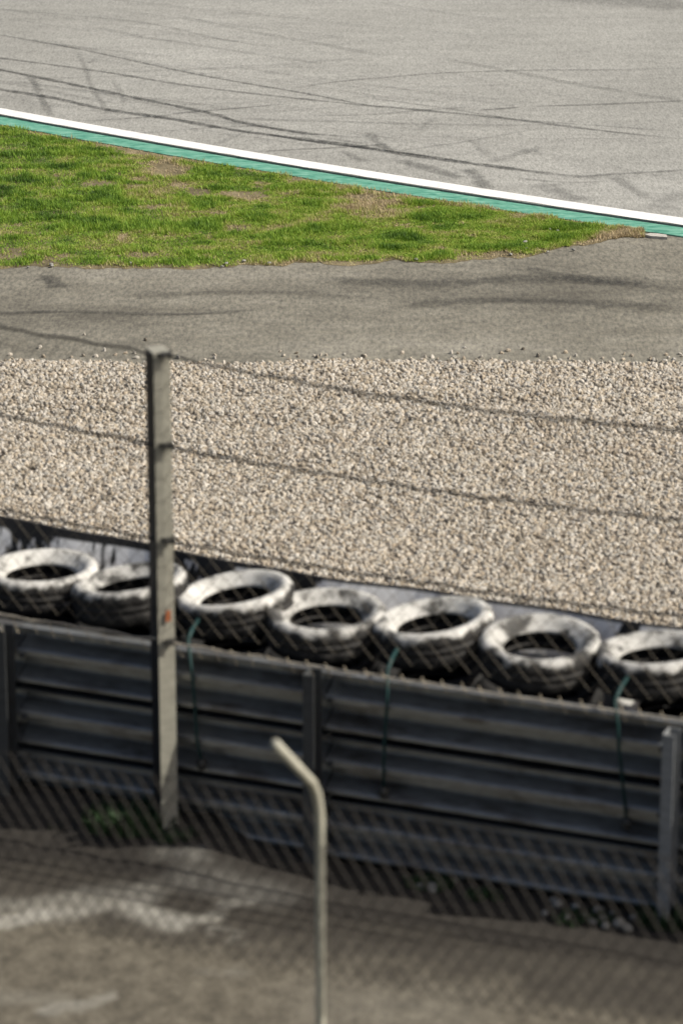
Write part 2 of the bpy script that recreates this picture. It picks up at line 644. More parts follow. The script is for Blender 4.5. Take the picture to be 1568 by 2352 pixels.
tint = .57 + .25 * bare + .8 * (fbm(bx * 1.1 + 9, by * .8, 77, 4) - .5) + .9 * (fbm(bx * 4 + 9, by * 5, 87, 3) - .5) + rng.normal(0, .12, nb) - .12 * cl + .3 * (1 - edge) + .4 * np.clip(dry_c, 0, 1) \
    + .05 * np.clip((bx - .5), 0, 3)
fattr(grass, 'tint', np.repeat(np.clip(tint, 0, 1), 3))
tag(grass, 'short patchy green turf on the verge between kerb and asphalt apron', 'grass', kind='stuff')


# ------------------------------------------------------------------ tyre marks on the track
def smooth_path(pts, per=10):
    P = [np.array(p, float) for p in pts]
    P = [2 * P[0] - P[1]] + P + [2 * P[-1] - P[-2]]
    out = []
    for i in range(1, len(P) - 2):
        for k in range(per):
            t = k / per
            a, b, c, e = P[i - 1], P[i], P[i + 1], P[i + 2]
            out.append(.5 * (2 * b + (c - a) * t + (2 * a - 5 * b + 4 * c - e) * t * t + (3 * b - a - 3 * c + e) * t ** 3))
    out.append(P[-2])
    return np.array(out)


marks = [  # picture points, width in metres, strength
    ([(-80, 8), (0, 20), (200, 38), (350, 55), (520, 92), (700, 118)], .12, .25),
    ([(-80, 68), (0, 80), (170, 110), (450, 170), (700, 214), (784, 230), (950, 262)], .10, .55),
    ([(-80, 125), (0, 133), (240, 165), (460, 200), (784, 236), (1100, 265), (1400, 302), (1600, 322)], .13, .6),
    ([(784, 216), (1000, 245), (1200, 275), (1400, 290), (1600, 306)], .10, .35),
    ([(-80, 148), (0, 160), (150, 190), (300, 222), (475, 258), (560, 282), (700, 305), (860, 318)], .15, .85),
    ([(-80, 190), (0, 205), (120, 224), (240, 250), (390, 272), (550, 300), (784, 330), (934, 355), (1084, 375), (1260, 398), (1420, 414)], .17, .9),
    ([(600, 306), (720, 325), (850, 341), (980, 358), (1080, 373)], .10, .9),
    ([(175, 279), (350, 268), (430, 258), (570, 246), (660, 238)], .10, .5),
    ([(570, 349), (700, 342), (784, 338), (900, 330)], .10, .55),
    ([(300, 308), (480, 293), (620, 288)], .10, .3),
    ([(66, 168), (85, 200), (103, 240), (120, 270)], .13, .6),
    ([(176, 112), (198, 160), (213, 203), (232, 230), (250, 265)], .10, .45),
    ([(262, 186), (278, 215), (290, 240)], .12, .35),
    ([(845, 300), (868, 328), (905, 352)], .17, .6),
    ([(784, 345), (815, 360), (840, 372)], .16, .5),
    ([(910, 366), (990, 388), (1070, 412)], .28, .5),
    ([(1070, 385), (1095, 405), (1118, 438)], .22, .65),
    ([(1240, 420), (1285, 440), (1340, 464)], .34, .45),
    ([(1405, 402), (1440, 425), (1490, 458)], .2, .5),
    ([(1120, 372), (1180, 355), (1245, 338)], .2, .45),
    ([(900, 348), (1034, 330), (1130, 314), (1240, 294)], .08, .3),
    ([(640, 206), (784, 186), (900, 176), (1000, 168), (1120, 163), (1250, 160), (1400, 160), (1600, 156)], .10, .5),
    ([(1100, 252), (1150, 249), (1200, 245)], .07, 1.0),
    ([(1215, 244), (1350, 240), (1450, 236), (1600, 230)], .10, .55),
    ([(700, 265), (860, 262), (1000, 250), (1090, 246)], .12, .35),
    ([(1320, 406), (1400, 400), (1500, 394), (1600, 388)], .12, .5),
    ([(1180, 408), (1300, 418), (1400, 416)], .07, .5),
    ([(500, 330), (540, 312), (580, 298)], .10, .4),
    ([(1080, 320), (1110, 345), (1130, 365)], .16, .3),
    ([(960, 300), (985, 280), (1000, 270)], .14, .25),
    ([(1500, 480), (1550, 455), (1600, 440)], .5, .35),
    ([(1200, -14), (1380, 0), (1500, 8), (1620, 12)], 1.1, .3),
    ([(0, 215), (60, 232), (90, 262)], .5, .18),
    ([(196, 141), (206, 142), (216, 139)], .07, 1.0),
    ([(453, 44), (457, 45), (462, 44)], .07, 1.0),
]
for k in range(40):
    y0 = random.uniform(-20, 300); sl = random.uniform(.10, .2); x0 = random.uniform(-100, 1000); ln_ = random.uniform(350, 900)
    if k % 4 == 3:
        sl = random.uniform(-.06, .03); y0 = random.uniform(150, 420)
    if y0 + .17 * 0 + sl * (ln_ + 0) > 250 + .163 * (x0 + ln_) - 12 or y0 > 247 + .17 * x0 - 10:
        y0 = 247 + .163 * x0 - random.uniform(15, 90) - max(0, (sl - .16) * ln_)
    marks.append(([(x0 + ln_ * q, y0 + sl * ln_ * q + random.uniform(-2, 2) + 14 * q * (1 - q)) for q in (0, .25, .5, .75, 1)], random.choice([.05, .06, .08, .1, .13]), random.uniform(.15, .4)))
for i, (pts, w, st) in enumerate(marks):
    z = TZ + .003 + .0002 * i
    P = smooth_path([G(x, y, z)[:2] for x, y in pts], 8)
    T = np.gradient(P, axis=0); T /= np.linalg.norm(T, axis=1, keepdims=True)
    Nn = np.stack([-T[:, 1], T[:, 0]], -1)
    nP = len(P)
    tt = np.linspace(0, 1, nP)
    fade = (.68 * st if abs(pts[-1][0] - pts[0][0]) > 150 else .5 * st) * sstep(0, .12, tt) * sstep(0, .15, 1 - tt)
    v = []; fa = []
    for k in range(nP):
        ww = .85 * w * (.7 + .6 * random.random())
        for j, q in enumerate((-.5, -.2, .2, .5)):
            v.append((*(P[k] + Nn[k] * ww * q), z)); fa.append(fade[k] * (0 if j in (0, 3) else 1))
    f = [(4 * k + j, 4 * k + j + 1, 4 * k + j + 5, 4 * k + j + 4) for k in range(nP - 1) for j in range(3)]
    o = link('tyre_mark', v, f, M['mark'], track)
    fattr(o, 'fade', fa)

for i, (pts, w, st) in enumerate([([(105, 630), (122, 648), (140, 664)], .25, .5), ([(-60, 722), (150, 716), (420, 722), (640, 708)], .12, .4), ([(700, 640), (980, 652), (1240, 640), (1600, 652)], .35, .4),
                                  ([(900, 700), (1200, 690), (1600, 712)], .3, .35), ([(250, 680), (600, 672), (900, 688)], .2, .25), ([(1180, 610), (1330, 640), (1600, 668)], .3, .35)]):
    P = smooth_path([G(x, y)[:2] for x, y in pts], 8)
    T = np.gradient(P, axis=0); T /= np.linalg.norm(T, axis=1, keepdims=True)
    Nn = np.stack([-T[:, 1], T[:, 0]], -1)
    tt = np.linspace(0, 1, len(P)); fade = st * sstep(0, .15, tt) * sstep(0, .2, 1 - tt)
    v = []; fa = []
    for k in range(len(P)):
        ww = w * (.7 + .6 * random.random())
        for j, q in enumerate((-.5, -.15, .15, .5)):
            v.append((*(P[k] + Nn[k] * ww * q), .0008 + .0003 * i)); fa.append(fade[k] * (0 if j in (0, 3) else 1))
    o = link('tyre_mark', v, [(4 * k + j, 4 * k + j + 1, 4 * k + j + 5, 4 * k + j + 4) for k in range(len(P) - 1) for j in range(3)], M['mark'], apron)
    fattr(o, 'fade', fa)

# ------------------------------------------------------------------ gravel trap
GEDGE = 25.95
gx = np.linspace(-4.6, 4.6, 120)
rows = np.linspace(0, 1, 110)
near = (BO + .95 * BV)[1] - (gx - (BO + .95 * BV)[0]) * math.tan(HEAD)
far_e = GEDGE + .22 * (fbm(gx * 1.3, gx * 0 + 2, 8) - .5) + .10 * (fbm(gx * 9, gx * 0 + 2, 9) - .5)
X = np.tile(gx, (len(rows), 1))
Y = near[None] + rows[:, None] * (far_e - near)[None]
Z = .02 + .08 * (fbm(X * 1.1, Y * 2.2, 50, 4) - .45) + .10 * (vnoise(X * .45 + .3 * Y, Y * 3.6, 90) - .5) * sstep(21, 25, Y)
Z = Z * sstep(0, .25, far_e[None] - Y) + .012
Z = np.maximum(Z, .006)
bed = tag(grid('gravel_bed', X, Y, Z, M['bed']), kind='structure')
sheet('gravel_trap', [(-250, 125), (-250, 26), (-4.6, 26), (4.6, 26), (250, 26), (250, -84),
                      tuple(B(5.2, .95, 0)[:2]), tuple(B(-5.2, .95, 0)[:2])], -.012, M['bed'])
ov = np.linspace(0, 1, 16)[1:]
X2 = np.vstack([X, np.tile(gx, (15, 1))]); Y2 = np.vstack([Y, far_e[None] + ov[:, None] * 1.0])
Z2 = np.vstack([Z, np.full((15, len(gx)), .002)])
gravel = grid('gravel', X2, Y2, Z2, M['stone'])
out_ = Y2 - far_e[None]
spill = np.where(out_ <= .001, 1.0, .10 * np.exp(-out_ / .16) * (.3 + 1.4 * vnoise(X2 * 3, Y2 * 3, 70)))
thin = 1 - .45 * sstep(.62, .8, fbm(X2 * 1.4, Y2 * 2.2, 99, 3))
fattr(gravel, 'amount', (spill * thin).ravel())
tag(gravel, 'loose tan and grey gravel stones filling the run-off trap', 'gravel', kind='stuff')
ng = bpy.data.node_groups.new('scatter_stones', 'GeometryNodeTree')
ng.interface.new_socket('Geometry', in_out='INPUT', socket_type='NodeSocketGeometry')
ng.interface.new_socket('Geometry', in_out='OUTPUT', socket_type='NodeSocketGeometry')


def gn(t):
    return ng.nodes.new(t)


gi, go = gn('NodeGroupInput'), gn('NodeGroupOutput')
dp = gn('GeometryNodeDistributePointsOnFaces'); dp.inputs['Density'].default_value = 1350; dp.inputs['Seed'].default_value = 4
ico = gn('GeometryNodeMeshIcoSphere'); ico.inputs['Radius'].default_value = 1; ico.inputs['Subdivisions'].default_value = 2
sp = gn('GeometryNodeSetPosition')
tx = gn('ShaderNodeTexNoise'); tx.inputs['Scale'].default_value = 1.6
vm = gn('ShaderNodeVectorMath'); vm.operation = 'SUBTRACT'; vm.inputs[1].default_value = (.5, .5, .5)
vk = gn('ShaderNodeVectorMath'); vk.operation = 'SCALE'; vk.inputs['Scale'].default_value = 1.1
iop = gn('GeometryNodeInstanceOnPoints')
rr = gn('FunctionNodeRandomValue'); rr.data_type = 'FLOAT_VECTOR'
rr.inputs[0].default_value = (0, 0, 0); rr.inputs[1].default_value = (6.28, 6.28, 6.28); rr.inputs['Seed'].default_value = 3
rs = gn('FunctionNodeRandomValue'); rs.data_type = 'FLOAT_VECTOR'
rs.inputs[0].default_value = (.009, .009, .007); rs.inputs[1].default_value = (.029, .026, .02); rs.inputs['Seed'].default_value = 9
rv = gn('FunctionNodeRandomValue'); rv.data_type = 'FLOAT'; rv.inputs['Seed'].default_value = 21
sa = gn('GeometryNodeStoreNamedAttribute'); sa.data_type = 'FLOAT'; sa.domain = 'INSTANCE'; sa.inputs['Name'].default_value = 'rnd'
sm = gn('GeometryNodeSetMaterial'); sm.inputs['Material'].default_value = M['stone']
L = ng.links.new
am = gn('GeometryNodeInputNamedAttribute'); am.data_type = 'FLOAT'; am.inputs['Name'].default_value = 'amount'
mu = gn('ShaderNodeMath'); mu.operation = 'MULTIPLY'; mu.inputs[1].default_value = dp.inputs['Density'].default_value
L(am.outputs['Attribute'], mu.inputs[0]); L(mu.outputs[0], dp.inputs['Density'])
L(gi.outputs[0], dp.inputs['Mesh'])
L(dp.outputs['Points'], iop.inputs['Points'])
L(ico.outputs['Mesh'], sp.inputs['Geometry'])
L(tx.outputs['Color'], vm.inputs[0]); L(vm.outputs[0], vk.inputs[0]); L(vk.outputs[0], sp.inputs['Offset'])
L(sp.outputs[0], sm.inputs['Geometry'])
L(sm.outputs[0], iop.inputs['Instance'])
L(rr.outputs[0], iop.inputs['Rotation']); L(rs.outputs[0], iop.inputs['Scale'])
L(iop.outputs[0], sa.inputs['Geometry'])
L([o for o in rv.outputs if o.type == 'VALUE' and o.enabled][0], sa.inputs['Value'])
L(sa.outputs[0], go.inputs[0])
md = gravel.modifiers.new('scatter', 'NODES')
md.node_group = ng

# ------------------------------------------------------------------ service road on the near side
S, Tt = np.meshgrid(np.linspace(-3.6, 3.4, 280), np.linspace(-4.2, 1.0, 230))
X = BO[0] + S * BU[0] + Tt * BV[0]; Y = BO[1] + S * BU[1] + Tt * BV[1]
Z = .012 * (fbm(S * 2, Tt * 2, 60) - .5) + .05 * sstep(-.5, 0, Tt) * fbm(S * 5, Tt * 5, 61) + .13 * sstep(-.55, -.1, Tt + .12 * (fbm(S * 5, Tt * 5, 62) - .5)) * sstep(.35, -.9, S)
Z_road = Z
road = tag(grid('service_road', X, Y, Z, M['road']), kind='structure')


def gpx(x, y):
    P = G(x, y) - BO
    return P @ BU, P @ BV


def seg(a, b):
    (s0, t0), (s1, t1) = gpx(*a), gpx(*b)
    dx, dy = s1 - s0, t1 - t0
    k = np.clip(((S - s0) * dx + (Tt - t0) * dy) / (dx * dx + dy * dy), 0, 1)
    return np.hypot(S - s0 - k * dx, Tt - t0 - k * dy)


rough_ = fbm(S * 4.5, Tt * 4.5, 31, 5) - .5
fine_ = fbm(S * 14, Tt * 14, 33, 4) - .5
dust = np.zeros_like(S)
for a, b, w, k in [((-40, 2128), (120, 2092), .07, .85), ((-40, 2085), (330, 2050), .10, .45), ((120, 2092), (330, 2070), .09, .6), ((300, 2085), (400, 2120), .10, .85),
                   ((380, 2125), (480, 2108), .06, .75), ((440, 2030), (640, 2060), .12, .3), ((520, 2075), (600, 2068), .04, .5),
                   ((480, 2130), (560, 2140), .05, .5), ((540, 2140), (540, 2160), .04, .5), ((390, 1985), (460, 2000), .06, .4), ((90, 2320), (260, 2290), .04, .5),
                   ((0, 2290), (130, 2300), .08, .2), ((460, 2240), (540, 2230), .05, .25), ((784, 2310), (1000, 2330), .25, .12)]:
    dd = seg(a, b) + .20 * rough_ + .14 * fine_
    dust = np.maximum(dust, k * sstep(w * 1.9, w * .1, dd))
dirt_shade = sstep(-.85, -.45, Tt + .4 * rough_) * .95  # soil along the barrier, with the barrier's shade painted in
dirt_shade = np.maximum(dirt_shade, .72 * sstep(-1.25, -.85, Tt + .5 * rough_) * (1 - .6 * np.clip(dust, 0, 1)))  # wider band: shade of the mesh fence painted into the ground colour
fattr(road, 'dust', np.clip(dust * (.75 + 1.0 * (fine_ + .1)), 0, 1).ravel())
fattr(road, 'dirt_shade', np.clip(dirt_shade, 0, 1).ravel())
tag(sheet('yard', [tuple(B(-120, -80, 0)[:2]), tuple(B(120, -80, 0)[:2]), tuple(B(120, 1.0, 0)[:2]), tuple(B(-120, 1.0, 0)[:2])], -.03, M['ground']))

# ------------------------------------------------------------------ guardrail
RZ = -HEAD
rail_root = empty('guardrail', BO, RZ)                   # local x along, y towards the track
tag(rail_root, 'weathered grey three-beam steel guardrail seen from behind, on steel posts', 'guardrail')
POSTS = [-5.55, -3.62, -1.745, .02, 1.93, 3.85, 5.7]
prof = [(0.006, 0.0), (0.0, .006), (0.0, .022), (.012, .032), (.100, .074), (.108, .084), (.110, .160), (.012, .166), (0, .172), (0, .200), (.012, .210), (.100, .250), (.108, .262), (.110, .322), (.012, .328), (.002, .342)]


def rail_piece(x0, x1, dz0, dz1):
    m = MB()
    nseg = 6
    for k in range(nseg + 1):
        q = k / nseg
        x = x0 + (x1 - x0) * q
        dz = dz0 + (dz1 - dz0) * q
        for off in (0, .004):
            for (t, z) in prof:
                m.v.append(Vector((x, t + off, z * .925 + dz + (.0 if off == 0 else .001))))
    npf = len(prof); row = 2 * npf
    for k in range(nseg):
        a, b = k * row, (k + 1) * row
        for i in range(npf - 1):
            m.f.append((a + i, b + i, b + i + 1, a + i + 1))
            m.f.append((a + npf + i, a + npf + i + 1, b + npf + i + 1, b + npf + i))
        m.f.append((a, a + npf, b + npf, b))
        m.f.append((a + npf - 1, b + npf - 1, b + row - 1, a + row - 1))
    for a in (0, nseg * row):
        for i in range(npf - 1):
            m.f.append((a + i, a + i + 1, a + npf + i + 1, a + npf + i))
    return m


bay_z = {0: .012, 1: .012, 2: .012, 3: .0, 4: -.006, 5: -.01}
bolt = None
for i in range(len(POSTS) - 1):
    for lv in range(3):
        z = .06 + .352 * lv + bay_z[i]
        r_ = rail_piece(POSTS[i] + (.045 if i else 0), POSTS[i + 1] + .04, 0, random.uniform(-.006, .006)).build('rail', M['rail'], rail_root)
        r_.location.z = z
m = MB(); m.box(POSTS[0], POSTS[-1], .118, .128, .02, 1.03)  # added sheet: stops sun leaking onto the rails and keeps the gaps black
m.build('light_blocker', M['blocker_black'], rail_root)
# posts: channel section, web to the left, open to the right
w_, d_, tk = .062, .115, .007
chan = [(-w_ / 2, -d_), (w_ / 2, -d_), (w_ / 2, -d_ + tk), (-w_ / 2 + tk, -d_ + tk), (-w_ / 2 + tk, -tk - .002), (w_ / 2, -tk - .002), (w_ / 2, -.002), (-w_ / 2, -.002)]
pm = MB(); pm.prism(chan, -.05, 1.0)
p0 = None
for i, s_ in enumerate(POSTS):
    if p0 is None:
        p0 = pm.build('post', M['rail_post'], rail_root); o = p0
    else:
        o = p0.copy(); col.objects.link(o); o.parent = rail_root
    o.location = (s_, 0, 0)
    if i == 4:
        o.data = o.data.copy(); o.data.materials[0] = M['rail_post_new']; o['label'] = 'paler galvanised post at the right edge'
    o.scale.z = {2: 1.10, 3: 1.10, 4: 1.06}.get(i, 1.08)
bm_ = MB(); bm_.tube([(0, 0, 0), (0, -.018, 0)], .017, 6)
b0 = None
for s_ in POSTS[2:5]:
    for lv in range(3):
        for dx in (-.06, .075):
            o = bm_.build('bolt', M['rail_post'], rail_root) if b0 is None else b0.copy()
            if b0 is None:
                b0 = o
            else:
                col.objects.link(o); o.parent = rail_root
            o.location = (s_ + dx, .002, .06 + .352 * lv + .172)

# ------------------------------------------------------------------ tyre wall
TR, TWD = .325, .2


def tyre_mesh(seed):
    rnd = random.Random(seed)
    pr = [(.178, -.034), (.196, -.046), (.226, -.074), (.250, -.096), (.282, -.094), (.299, -.074), (.305, -.045), (.305, -.03), (.298, -.026), (.298, -.012),
          (.306, -.008), (.306, .008), (.298, .012), (.298, .026), (.305, .03), (.305, .045), (.299, .074), (.282, .094), (.250, .096), (.226, .074), (.196, .046), (.178, .034),
          (.194, .026), (.235, .056), (.272, .05), (.282, 0), (.272, -.05), (.235, -.056), (.194, -.026)]
    sd = [-1, -1, -.6, -.3, 0, .1, .1, .15, .1, .1, .1, .1, .1, .1, .1, .2, .45, .8, .95, 1, 1, .9, -.9, -1, -1, -1, -1, -1, -.9]
    n = 72
    v = []; f = []
    ph = rnd.random() * 6
    for k in range(n):
        a = 2 * math.pi * k / n
        sq = 1 + .022 * math.cos(2 * a + ph) + .008 * math.cos(3 * a + ph * 2)
        for i, (r_, z_) in enumerate(pr):
            lug = 0
            if i in (5, 6, 7, 14, 15, 16):
                lug = -.006 if (k // 2) % 2 else .001
            rr_ = (r_ * sq + lug) * 1.065
            z2 = z_ + .006 * math.sin(a + ph)
            v.append((rr_ * math.cos(a), rr_ * math.sin(a), z2))
    m_ = len(pr)
    for k in range(n):
        k2 = (k + 1) % n
        for i in range(m_):
            i2 = (i + 1) % m_
            f.append((k * m_ + i, k2 * m_ + i, k2 * m_ + i2, k * m_ + i2))
    return v, f, sd * n


tyre_src = []
for sd_ in range(3):
    tv, tf, tsd = tyre_mesh(sd_)
    for mt in ('tyre', 'tyre_b', 'tyre_low'):
        me = bpy.data.meshes.new('tyre')
        me.from_pydata(tv, [], tf); me.update()
        me.polygons.foreach_set('use_smooth', [True] * len(me.polygons))
        me.materials.append(M[mt])
        at_ = me.attributes.new('side', 'FLOAT', 'POINT'); at_.data.foreach_set('value', np.asarray(tsd, np.float32))
        tyre_src.append(me)


def tyre(s_, t_, z_, roll, pitch, spin, mi):
    o = bpy.data.objects.new('tyre', tyre_src[mi])
    col.objects.link(o)
    o.location = tuple(B(s_, t_, z_))
    # roll: right end up (about the axis towards the track); pitch: far edge up (about the axis along the barrier)
    o.matrix_world = Matrix.Translation(o.location) @ Matrix.Rotation(RZ, 4, 'Z') @ Matrix.Rotation(-roll, 4, 'Y') @ Matrix.Rotation(pitch, 4, 'X') @ Matrix.Rotation(spin, 4, 'Z')
    return o


tops_px = [(-150, 1320), (88, 1347), (305, 1357), (536, 1388), (752, 1413), (990, 1444), (1242, 1474), (1500, 1515), (1755, 1550)]
tops_lab = ['unused'] * 9
tops = []
rolls = [0, 2, 8, 9, 0, 8, -2, 4, 0]
pits = [0, 0, -2, 1, 2, 1, 3, -2, 0]
labels = ['white painted tyre beyond the left edge of the picture, topmost of its stack',
          'white painted tyre on top of the leftmost full stack, left of the tall post',
          'white painted tyre half hidden behind the tall fence post',
          'tilted bright white tyre just right of the tall fence post, cord at its left end',
          'greyish white level tyre above the middle guardrail post, no cord on it',
          'tilted white tyre with cord at its lower left, third right of the tall post',
          'flat worn white tyre with dark inner wall, second from the right edge',
          'worn white tyre cut by the right edge, with a green cord at its near rim',
          'white painted tyre beyond the right edge of the picture, topmost of its stack']
TT = .52
for i, (px, py) in enumerate(tops_px):
    s_, z_ = PB(px, py, TT)
    t_ = TT + (.04 if i % 2 else -.02)
    tops.append((s_, t_))
    roll = math.radians(rolls[i]); pit = math.radians(pits[i])
    zc = 1.135 + .5 * TR * abs(math.sin(roll)) + .5 * TR * abs(math.sin(pit))
    o = tyre(s_, t_, zc, roll, pit, random.uniform(0, 6), [0, 0, 1, 0, 4, 3, 7, 4, 0][i])
    tag(o, labels[i], 'tyre', 'tyres stacked along the guardrail')
    for lv in range(5):
        o = tyre(s_ + random.uniform(-.015, .015) + (.10 if i == 7 and lv == 4 else 0), t_ + random.uniform(-.015, .015), .095 + .2 * lv, 0, 0, random.uniform(0, 6),
                 random.choice([2, 5, 8]) if not (i == 7 and lv == 4) else 4)
        if lv == 4:
            nm = ['beyond the left edge', 'under the leftmost full stack top', 'behind the tall fence post', 'right of the tall fence post', 'above the middle guardrail post',
                  'third right of the tall post', 'second from the right edge', 'at the right edge, striped white', 'beyond the right edge'][i]
            tag(o, 'dark tyre second from the top of its stack, ' + nm, 'tyre', 'tyres stacked along the guardrail')
        else:
            tag(o, 'dark used tyre low in a tyre stack, hidden behind the guardrail', 'tyre', 'tyres hidden behind the guardrail')

# conveyor belt that faces the tyre wall on the gravel side
v = []; f = []; ed = []
ss = np.linspace(-4.8, 4.8, 97)
zr = [0, .3, .6, .9, 1.05, 1.13, 1.16, 1.0]
for k, s_ in enumerate(ss):
    top = np.interp(s_, [-2.5, -2.1, -1.25, -.4, .6, 1.7, 2.5], [1.35, 1.325, 1.275, 1.25, 1.235, 1.235, 1.23])
    wav = .02 * math.sin(s_ * 3.1) + .012 * math.sin(s_ * 7.7)
    ethick = np.interp(s_, [-2.2, -1.2, -.3], [.05, .028, .008])
    zz = [.0, .4, .8, 1.0, top - ethick - .012, top - ethick, top]
    for side in (0, .018):
        for j, z in enumerate(zz):
            v.append((s_, .86 + .33 * max(0, z - 1.0) + wav + side, z)); ed.append(1.0 if j >= 5 or side else 0.0)
n_ = 7
for k in range(len(ss) - 1):
    a, b = k * 2 * n_, (k + 1) * 2 * n_
    for j in range(n_ - 1):
        f.append((a + j, b + j, b + j + 1, a + j + 1))
        f.append((a + n_ + j, a + n_ + j + 1, b + n_ + j + 1, b + n_ + j))
    f.append((a + n_ - 1, b + n_ - 1, b + 2 * n_ - 1, a + 2 * n_ - 1))
belt = link('rubber_belt', v, f, M['belt'], None, False)
belt.location = tuple(BO); belt.rotation_euler = (0, 0, RZ)
fattr(belt, 'edge', ed)
tag(belt, 'rubber belt with patchy pale paint and black patches, standing behind the tyres along the gravel', 'belt')

# ------------------------------------------------------------------ debris fence with tall posts
FT = -.135
fence = empty('debris_fence', B(0, FT, 0), RZ)
tag(fence, 'tall wire debris fence with a steel post and tension cables above the guardrail', 'fence')
s0, zt = PB(372, 815, FT)
A = math.radians(20)
fw, fd, ft = .088, .13, .008
ca, sa_ = math.cos(A + HEAD), math.sin(A + HEAD)


def turn(o_):
    return [(x * ca - y * sa_, x * sa_ + y * ca) for x, y in o_]


face = turn([(-fw / 2, 0), (fw / 2, 0), (fw / 2, .05), (fw / 2 - ft, .05), (fw / 2 - ft, ft), (-fw / 2, ft)])
back = turn([(-fw / 2 - .004, ft + .001), (fw / 2 - ft - .001, ft + .001), (fw / 2 - ft - .001, fd), (-fw / 2 - .004, fd)])
hsec = turn([(-fw / 2, 0), (fw / 2, 0), (fw / 2, fd), (-fw / 2, fd)])
pm = MB(); pm.prism(face, -.1, zt)
tp0 = pm.build('post', M['fence_post'], fence)
pk = MB(); pk.prism(back, -.1, zt - .002)
tb0 = pk.build('post_recess_shade', M['recess_shade'], fence)  # near-black part standing in for the shade in the post's recess
for ds in (-7.0, 0, 7.0):
    for src in (tp0, tb0):
        o = src
        if ds:
            o = src.copy(); col.objects.link(o); o.parent = fence
        o.location = (s0 + ds, 0, 0)
cap_ = MB(); cap_.prism([(x * 1.04, y * 1.04) for x, y in hsec], zt + .001, zt + .012)
o = cap_.build('post_cap', M['fence_post'], fence); o.location = (s0, 0, 0)
cz = [PB(398, 816, FT)[1], PB(398, 1024, FT)[1], PB(400, 1242, FT)[1], PB(400, 1474, FT)[1]]
for j, zc in enumerate(cz):
    pts = []
    for k in range(-40, 41):
        s_ = s0 + k * .1 + .02
        q = (s_ - s0) / 4.1
        sag = -(.10, .07, .05, .03)[j] * 4 * abs(q) * (1 - abs(q))
        tw = .005 * math.sin(k * 2.1 + j) + random.uniform(-.003, .003)
        if q < 0:
            sag = (.24, .24, .2, .08)[j] * min(abs(q), .35)
        pts.append((s_, -.012 + tw * .5, zc + sag + tw))
    m = MB(); m.tube(pts, (.0075 if j < 3 else .0065), 6)
    m.build('cable' if j < 3 else 'bottom_wire', M['cable'] if j < 3 else M['fence_wire'], fence, True)


def chain_mesh(x0, x1, z0, z1, w, h, r, tails=0.0, rd=1.0):
    m = MB()
    nx = int((x1 - x0) / (w / 2)); nz = int((z1 - z0) / (h / 2))
    def seg_(a, b):
        m.tube([a, b], r, 4, False)
    for i in range(nx):
        xa = x0 + i * w / 2
        for k in range(nz):
            za = z1 - k * h / 2
            jit = 0
            up = (i + k) % 2 == 0
            if up:
                m.tube([(xa, -r, za), (xa + w / 2, r, za - h / 2)], r * rd, 4, False)
            else:
                seg_((xa + w / 2, -r, za), (xa, r, za - h / 2))
        if tails and i % 2 == nz % 2:
            zb = z1 - nz * h / 2
            seg_((xa, -r, zb), (xa + w * .42, -.01, zb - tails))
    return m


for zc in cz:
    m = MB(); m.box(-.018, .03, -.03, -.001, -.014, .014)
    m.tube([(.03, -.02, -.03), (.034, -.026, 0), (.03, -.02, .03)], .004, 5)
    o = m.build('clamp', M['cable'], fence); o.location = (s0 + .012, -.004, zc); o.rotation_euler = (0, 0, A + HEAD)
zb_ = cz[3]
hh = .118
nzc = 26
cm = chain_mesh(-3.1, 3.6, zb_ - .005, zb_ - .005 + nzc * hh / 2, .104, hh, .0015)
cmo = cm.build('chain_link_mesh', M['wire'], fence)
cmo['kind'] = 'stuff'
m = MB()
for k in range(64):
    xa = -3.1 + k * .104 + random.uniform(-.008, .008)
    m.tube([(xa, -.008, zb_ + .004), (xa + .012, -.016, zb_ - .01), (xa + random.uniform(.035, .05), -.02, zb_ - random.uniform(.055, .075))], .0024, 5)
m.build('wire_end', M['tail'], fence)['kind'] = 'stuff'
rs_ = MB(); rs_.box(-.012, .016, -.002, .0, -.03, .03)
rust = rs_.build('rust_patch', M['rust'], fence)
zz_ = PB(392, 1415, FT)[1]
rust.location = (s0 + .012, -.006, zz_); rust.rotation_euler = (0, 0, A + HEAD)

# ------------------------------------------------------------------ cords tied round the tyres
cords = [((455, 1424), (432, 1468), (452, 1700), (463, 1750), 'green cord from the tyre beside the tall post down over the guardrail'),
         ((912, 1490), (889, 1540), (882, 1700), (880, 1815), 'green cord from the tilted tyre right of the middle guardrail post'),
         ((1440, 1555), (1410, 1610), (1420, 1720), (1438, 1885), 'green cord from the tyre cut by the right edge of the picture')]
for a, b, c, e, lab in cords:
    pa = B(*((lambda q: (q[0], .24, q[1]))(PB(*a, .24))))
    pb = B(*((lambda q: (q[0], -.015, q[1]))(PB(*b, -.015))))
    pc = B(*((lambda q: (q[0], -.02, q[1]))(PB(*c, -.02))))
    pe = B(*((lambda q: (q[0], -.02, q[1]))(PB(*e, -.02))))
    root = empty('cord', pe)
    tag(root, lab, 'cord', 'cords tied round the tyres')
    P = [Vector(p) - Vector(pe) for p in (pa, pa * .5 + pb * .5 + np.array([0, 0, .012]), pb, pc, pe)]
    m = MB(); m.tube([P[0] + Vector((0.02, .05, .0)), P[0], P[1], P[2]], .011, 7); m.build('strap', M['cord'], root, True)
    m = MB(); m.tube([P[2], (P[2] + P[3]) / 2 + Vector((.006, 0, 0)), P[3], P[4]], .0085, 7); m.build('cord_end', M['cord'], root, True)
    m = MB(); m.tube([P[4] + Vector((0, 0, z)) for z in (.02, .01, -.01, -.03, -.045)], [.01, .026, .03, .026, .012], 8)
    m.build('knot', M['cable'], root, True)

